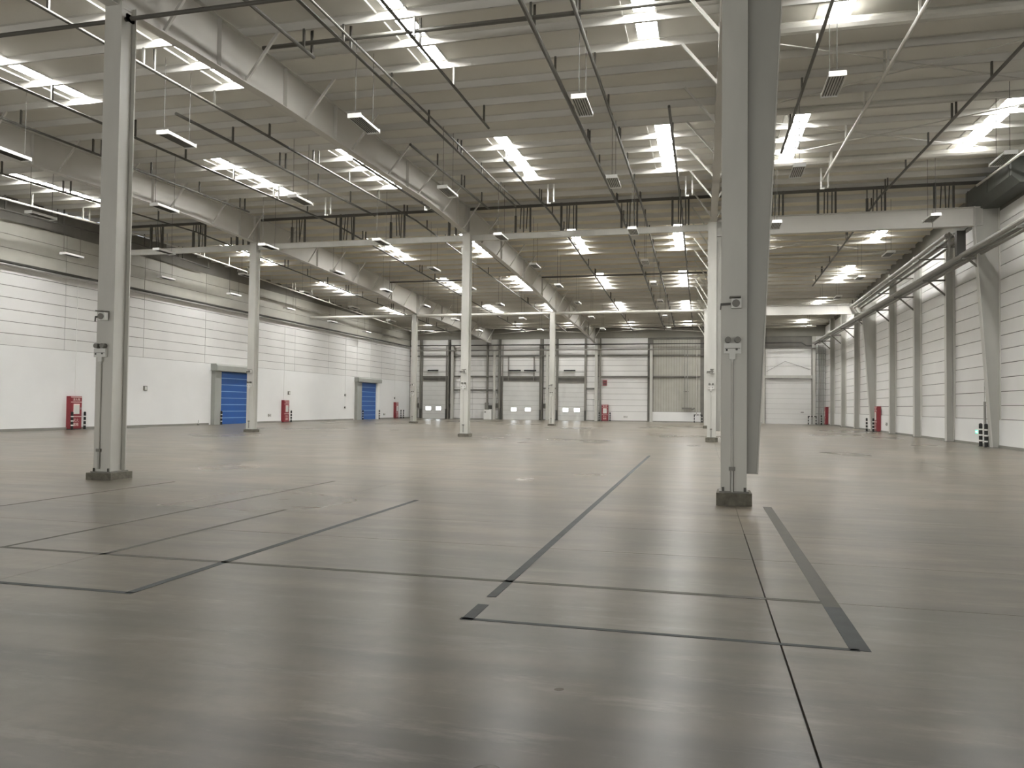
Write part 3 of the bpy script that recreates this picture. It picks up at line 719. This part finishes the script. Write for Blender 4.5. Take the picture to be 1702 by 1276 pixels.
def exit_sign(loc, rz, lab, lit=False):
    o = thing('exit_sign', lab, 'sign', loc, None, rz)
    MB().box(-.2, .2, -.04, 0, -.1, .1).obj('housing', M_darkgrey if not lit else M_box, o)
    MB().box(-.18, .18, -.046, -.04, -.085, .085).obj('face', M_green if lit else M_bandw, o)
    mb = MB(); f = -.05
    mb.prism([(-.14,0),(-.05,.065),(-.05,.02),(.03,.02),(.03,-.02),(-.05,-.02),(-.05,-.065)], 'y', f, f+.003)
    mb.tube((.1, f, .05), (.1, f+.003, .05), .022, 10)
    mb.bar((.1, f+.0015, .03), (.09, f+.0015, -.02), .003, .035).bar((.09, f+.0015, -.02), (.13, f+.0015, -.07), .003, .022).bar((.09, f+.0015, -.02), (.05, f+.0015, -.06), .003, .022)
    mb.obj('pictogram', M_greenw if lit else M_darkgrey, o)
exit_sign((XL, 55.4, .6), QT, 'small dark exit sign low on the left wall left of the middle cabinet')
exit_sign((XL, 78.4, .5), QT, 'small dark exit sign low on the left wall beyond the farther blue door')
exit_sign((XR-.05, 39.8, .62), -QT, 'glowing green exit sign low on the right wall beside the bollards', True)
exit_sign((XR-.05, 58.0, .6), -QT, 'small dark exit sign low on the right wall beside the red cabinet')
exit_sign((-8.3, YB, .5), 0, 'small dark exit sign low on the far wall right of its red cabinet')
o = thing('floor_socket', 'small dark floor outlet post at the left wall before the nearer blue door', 'socket', (XL+.12, 46.3, 0))
MB().box(-.06, .06, -.05, .05, 0, .1).obj('base', M_midgrey, o); MB().tube((0,0,.1), (0,0,.36), .03, 8).obj('post', M_box, o)
# dark door leaf in the corner
r = sroot('door_7', (-33.2, YB, 0)); MB().box(-.42, .42, -.05, 0, 0, 2.35).obj('door_leaf', M_post, r); MB().box(-.5, .5, -.03, .02, 0, 2.45).obj('door_frame', M_hood, r); MB().box(.28, .36, -.1, -.05, 1.0, 1.05).obj('handle', M_zinc, r)

# ------------------------------------------------------------------ far wall fittings
cabinet((-10.55, YB-.05, 0), 0, 'red fire hose cabinet standing against the far wall', .72)
bollard((-11.15, YB-.5, 0), 'black banded bollard left of the far wall cabinet'); bollard((-9.95, YB-.5, 0), 'black banded bollard right of the far wall cabinet')
o = thing('alarm_box', 'red notice box mounted on white panels of the far wall', 'box', (-10.6, YB-.005, 4.25))
MB().box(-.23, .23, -.15, 0, -.3, .3).obj('housing', M_red, o); MB().box(-.17, .17, -.16, -.15, -.2, .22).obj('face', M_darkgrey, o); MB().box(-.1, .1, -.165, -.16, -.05, .1).obj('symbol', M_red, o)
o = thing('riser_pipes', 'two grey vertical riser pipes with a valve on ribbed cladding', 'pipe', (-1.9, YB-.3, 1.3))
for dx in (0, .28): MB().tube((dx, 0, .3), (dx, 0, 7.0), .05, 8).obj('riser', M_zinc, o)
MB().box(-.1, .4, .03, .295, 2.0, 2.06).obj('bracket', M_midgrey, o); MB().box(-.3, .75, -.15, .05, .12, .3).obj('manifold', M_midgrey, o); MB().tube((.7, -.1, .1), (1.05, -.1, .25), .09, 8).obj('valve', M_midgrey, o)
MB().tube((1.25, 0, -.6), (1.25, 0, 7.0), .04, 8).obj('riser', M_pipelight, o)
def guard(loc, w_, lab):
    o = thing('guard_rail', lab, 'rail', loc, 'black and white hoop guard rails')
    for s_ in (-1, 1): 
        l = MB().tube((s_*w_/2, 0, 0), (s_*w_/2, 0, .8), .05, 10).obj('leg', M_black, o)
        for z in (.25, .55): MB().tube((s_*w_/2, 0, z-.05), (s_*w_/2, 0, z+.05), .053, 10).obj('band', M_bandw, l)
    b = MB().tube((-w_/2-.05, 0, .83), (w_/2+.05, 0, .83), .05, 10).obj('top_bar', M_black, o)
    for dx in (-.18, .12): MB().tube((dx-.06, 0, .83), (dx+.06, 0, .83), .053, 10).obj('band', M_bandw, b)
guard((-.48, YB-.7, 0), .8, 'black and white hoop guard before the riser pipes left of the right columns')
guard((11.0, YB-.9, 0), .75, 'black and white hoop guard in the far right corner')
for x, z, hw, lab in ((-22.99, 1.6, .11, 'grey control box on the wall left of the widest dock door'), (-17.45, 1.6, .11, 'grey control box right of the widest dock door'), (-28.665, 1.5, .075, 'grey control box right of the leftmost dock door'), (-32.75, 1.5, .16, 'grey control box left of the leftmost dock door')):
    o = thing('control_box', lab, 'box', (x, YB-.005, z)); MB().box(-hw, hw, -.38, 0, -.28, .28).obj('housing', M_midgrey, o); MB().box(-hw+.03, hw-.03, -.39, -.38, -.2, .2).obj('cover', M_darkgrey, o); MB().tube((0, -.3, .28), (0, -.07, 2.0), .02, 6).obj('cable', M_midgrey, o)
o = thing('white_cabinet', 'white low cabinet against the far wall left of the widest dock door', 'cabinet', (-23.95, YB-.28, 0)); MB().box(-.5, .4, -.35, 0, .0, 1.12).obj('body', M_white, o); MB().box(-.45, .35, -.37, -.35, .08, 1.06).obj('door', M_white, o); MB().box(-.38, -.22, -.39, -.37, .78, .9).obj('handle', M_darkgrey, o)
o = thing('electrical_panel', 'cluster of grey electrical boxes above the white low cabinet', 'box', (-23.95, YB-.28, 1.12)); MB().box(-.4, .0, -.25, 0, 0, .8).obj('housing', M_midgrey, o); MB().box(.02, .4, -.2, 0, .1, .5).obj('side_box', M_darkgrey, o)

# ------------------------------------------------------------------ right wall
PY = [37.2+RB*i for i in (-1, 1, 2, 3, 5, 6, 7)]
for n_, y in enumerate(PY):
    o = thing('wall_pilaster', 'grey steel pilaster standing against the right wall, %s from the camera' % ORD[n_], 'column', (XR, y, 0), 'pilasters of the right wall')
    zt = min(10.6, zp(y)-.1)
    MB().box(-.42, -.40, -.16, .16, .02, zt).obj('front_flange', M_col, o)
    MB().box(-.40, -.1, -.1, .02, .02, zt).obj('web', M_colshade, o)
    MB().box(-.1, -.0, -.16, .16, .02, zt).obj('rear_flange', M_col, o)
    MB().box(-.46, .0, -.2, .2, 0, .05).obj('base_plate', M_kerb, o)
for y, zt, lab in ((37.2, 9.62, 'tapered grey column on the right wall beside the green exit sign'), (61.6, 8.7, 'tapered grey column on the right wall behind the red cabinet')):
    o = thing('tapered_column', lab, 'column', (XR, y, 0)); h = zt+.85
    MB().prism([(-.32, .03), (0, .03), (0, h), (-.95, h), (-.95, zt)], 'y', -.06, .06).obj('web', M_colshade, o)
    MB().quadbox([(-.35,-.16,.03),(-.32,-.16,.03),(-.32,.16,.03),(-.35,.16,.03),(-.98,-.16,zt),(-.95,-.16,zt),(-.95,.16,zt),(-.98,.16,zt)]).box(-.98, -.95, -.16, .16, zt, h).obj('inner_flange', M_col, o)
    MB().box(-.03, .0, -.16, .16, .03, h).obj('rear_flange', M_col, o)
    MB().box(-.45, .0, -.22, .22, 0, .03).obj('base_plate', M_kerb, o)
# pipes on brackets along the right wall
o = thing('wall_pipe', 'pair of long grey pipes on brackets high along the right wall', 'pipe', (11.35, 57, 8.4))
for dx, dz, r_ in ((-.22, .06, .11), (.1, .06, .11), (.36, .03, .08), (-.06, -.1, .05)):
    MB().tube((dx, -47, dz), (dx, YB-57-.7, dz), r_, 10).obj('pipe', M_zinc if r_ > .06 else M_midgrey, o)
for y in [37.2+RB*i for i in range(-1, 8)]:
    b = MB(); b.box(-.4, 1.0, y-57-.05, y-57+.05, -.22, -.14).bar((-.15, y-57, -.2), (.65, y-57, -.95), .08, .08).obj('bracket', M_midgrey, o)
o = thing('wall_pipe', 'bundle of upper pipes along the right wall between the two deep I-beams', 'pipe', (11.0, 50, 9.45))
for dx, dz, r_, m_ in ((-.3, .06, .1, M_zinc), (-.05, .0, .06, M_midgrey), (.2, .1, .1, M_zinc), (.42, -.03, .06, M_midgrey)):
    MB().tube((dx, -11.6, dz), (dx, 12, dz-.28), r_, 8).obj('pipe', m_, o)
for y in (40.2, 43.3, 49.4, 55.5): MB().box(-.25, 1.0, y-50-.03, y-50+.03, -.16, -.1).bar((.35, y-50, .1), (1.2, y-50, .85), .05, .05).obj('bracket', M_midgrey, o)
o = thing('riser_pipe', 'short dark vertical pipe box hanging from the nearer I-beam to the wall pipes', 'pipe', (11.15, 38.05, 8.5)); MB().box(-.18, .18, -.15, .15, 0, 1.1).obj('casing', M_darkgrey, o); MB().tube((-.42, .1, 0), (-.42, .1, 1.1), .05, 8).obj('riser', M_midgrey, o)
o = thing('void_filler', 'dark duct for the void along the top of the right wall near the nearer I-beam', 'filler', (XR-.4, 32, 10.35)); MB().prism([(-.25, 0), (.38, 0), (.38, 1.0), (-.55, 1.0), (-.55, .3)], 'y', 1.0, 6.3).obj('casing', M_voidfill, o)  # dark block in place of the dark void above the wall panels
for i in range(3): MB().box(-.57, .38, 1.2+i*2.4-.03, 1.2+i*2.4+.03, .3, 1.02).obj('filler_band', M_darkgrey, o)
# cabinet and bollards right wall
cabinet((XR-.06, 60.1, 0), -QT, 'red fire hose cabinet on the right wall beside the tapered column')
bollard((XR-.75, 61.0, 0), 'black and white bollard left of the right wall cabinet'); bollard((XR-.5, 60.0, 0), 'black and white bollard directly before the right wall cabinet')
cabinet((XR-.06, 83.8, 0), -QT, 'red fire hose cabinet in the far right corner')
bollard((XR-.75, 83.2, 0), 'black and white bollard before the far right corner cabinet')
bollard((XR-.35, 38.45, 0), 'tall black banded bollard beside the green exit sign', 1.0, .075)
bollard((XR-.45, 37.46, 0), 'black banded bollard between the steel riser and the tapered column', 1.0, .07)
o = thing('cable_riser', 'narrow grey cable riser on the right wall behind the bollards', 'conduit', (XR-.06, 38.75, 0)); MB().box(-.06, 0, -.07, .07, 0, 2.0).obj('cover', M_zinc, o); MB().tube((-.02, .05, 2.0), (-.02, .05, 2.9), .015, 6).obj('cable', M_box, o)
o = thing('wall_button', 'small black box on the right wall above the cable riser', 'box', (XR, 38.75, 2.65)); MB().box(-.06, 0, -.08, .08, -.1, .1).obj('housing', M_black, o); MB().box(-.07, -.06, -.04, .04, -.04, .04).obj('button', M_darkgrey, o)
o = thing('equipment_box', 'dark low metal box at the foot of the tapered column near the bollards', 'box', (XR-.2, 37.6, 0)); MB().box(-.12, .12, -.14, .14, .05, .45).obj('housing', M_darkgrey, o); MB().box(-.14, .14, -.16, .16, .45, .48).obj('lid', M_midgrey, o); MB().box(-.1, .1, -.1, .1, 0, .05).obj('foot', M_black, o)
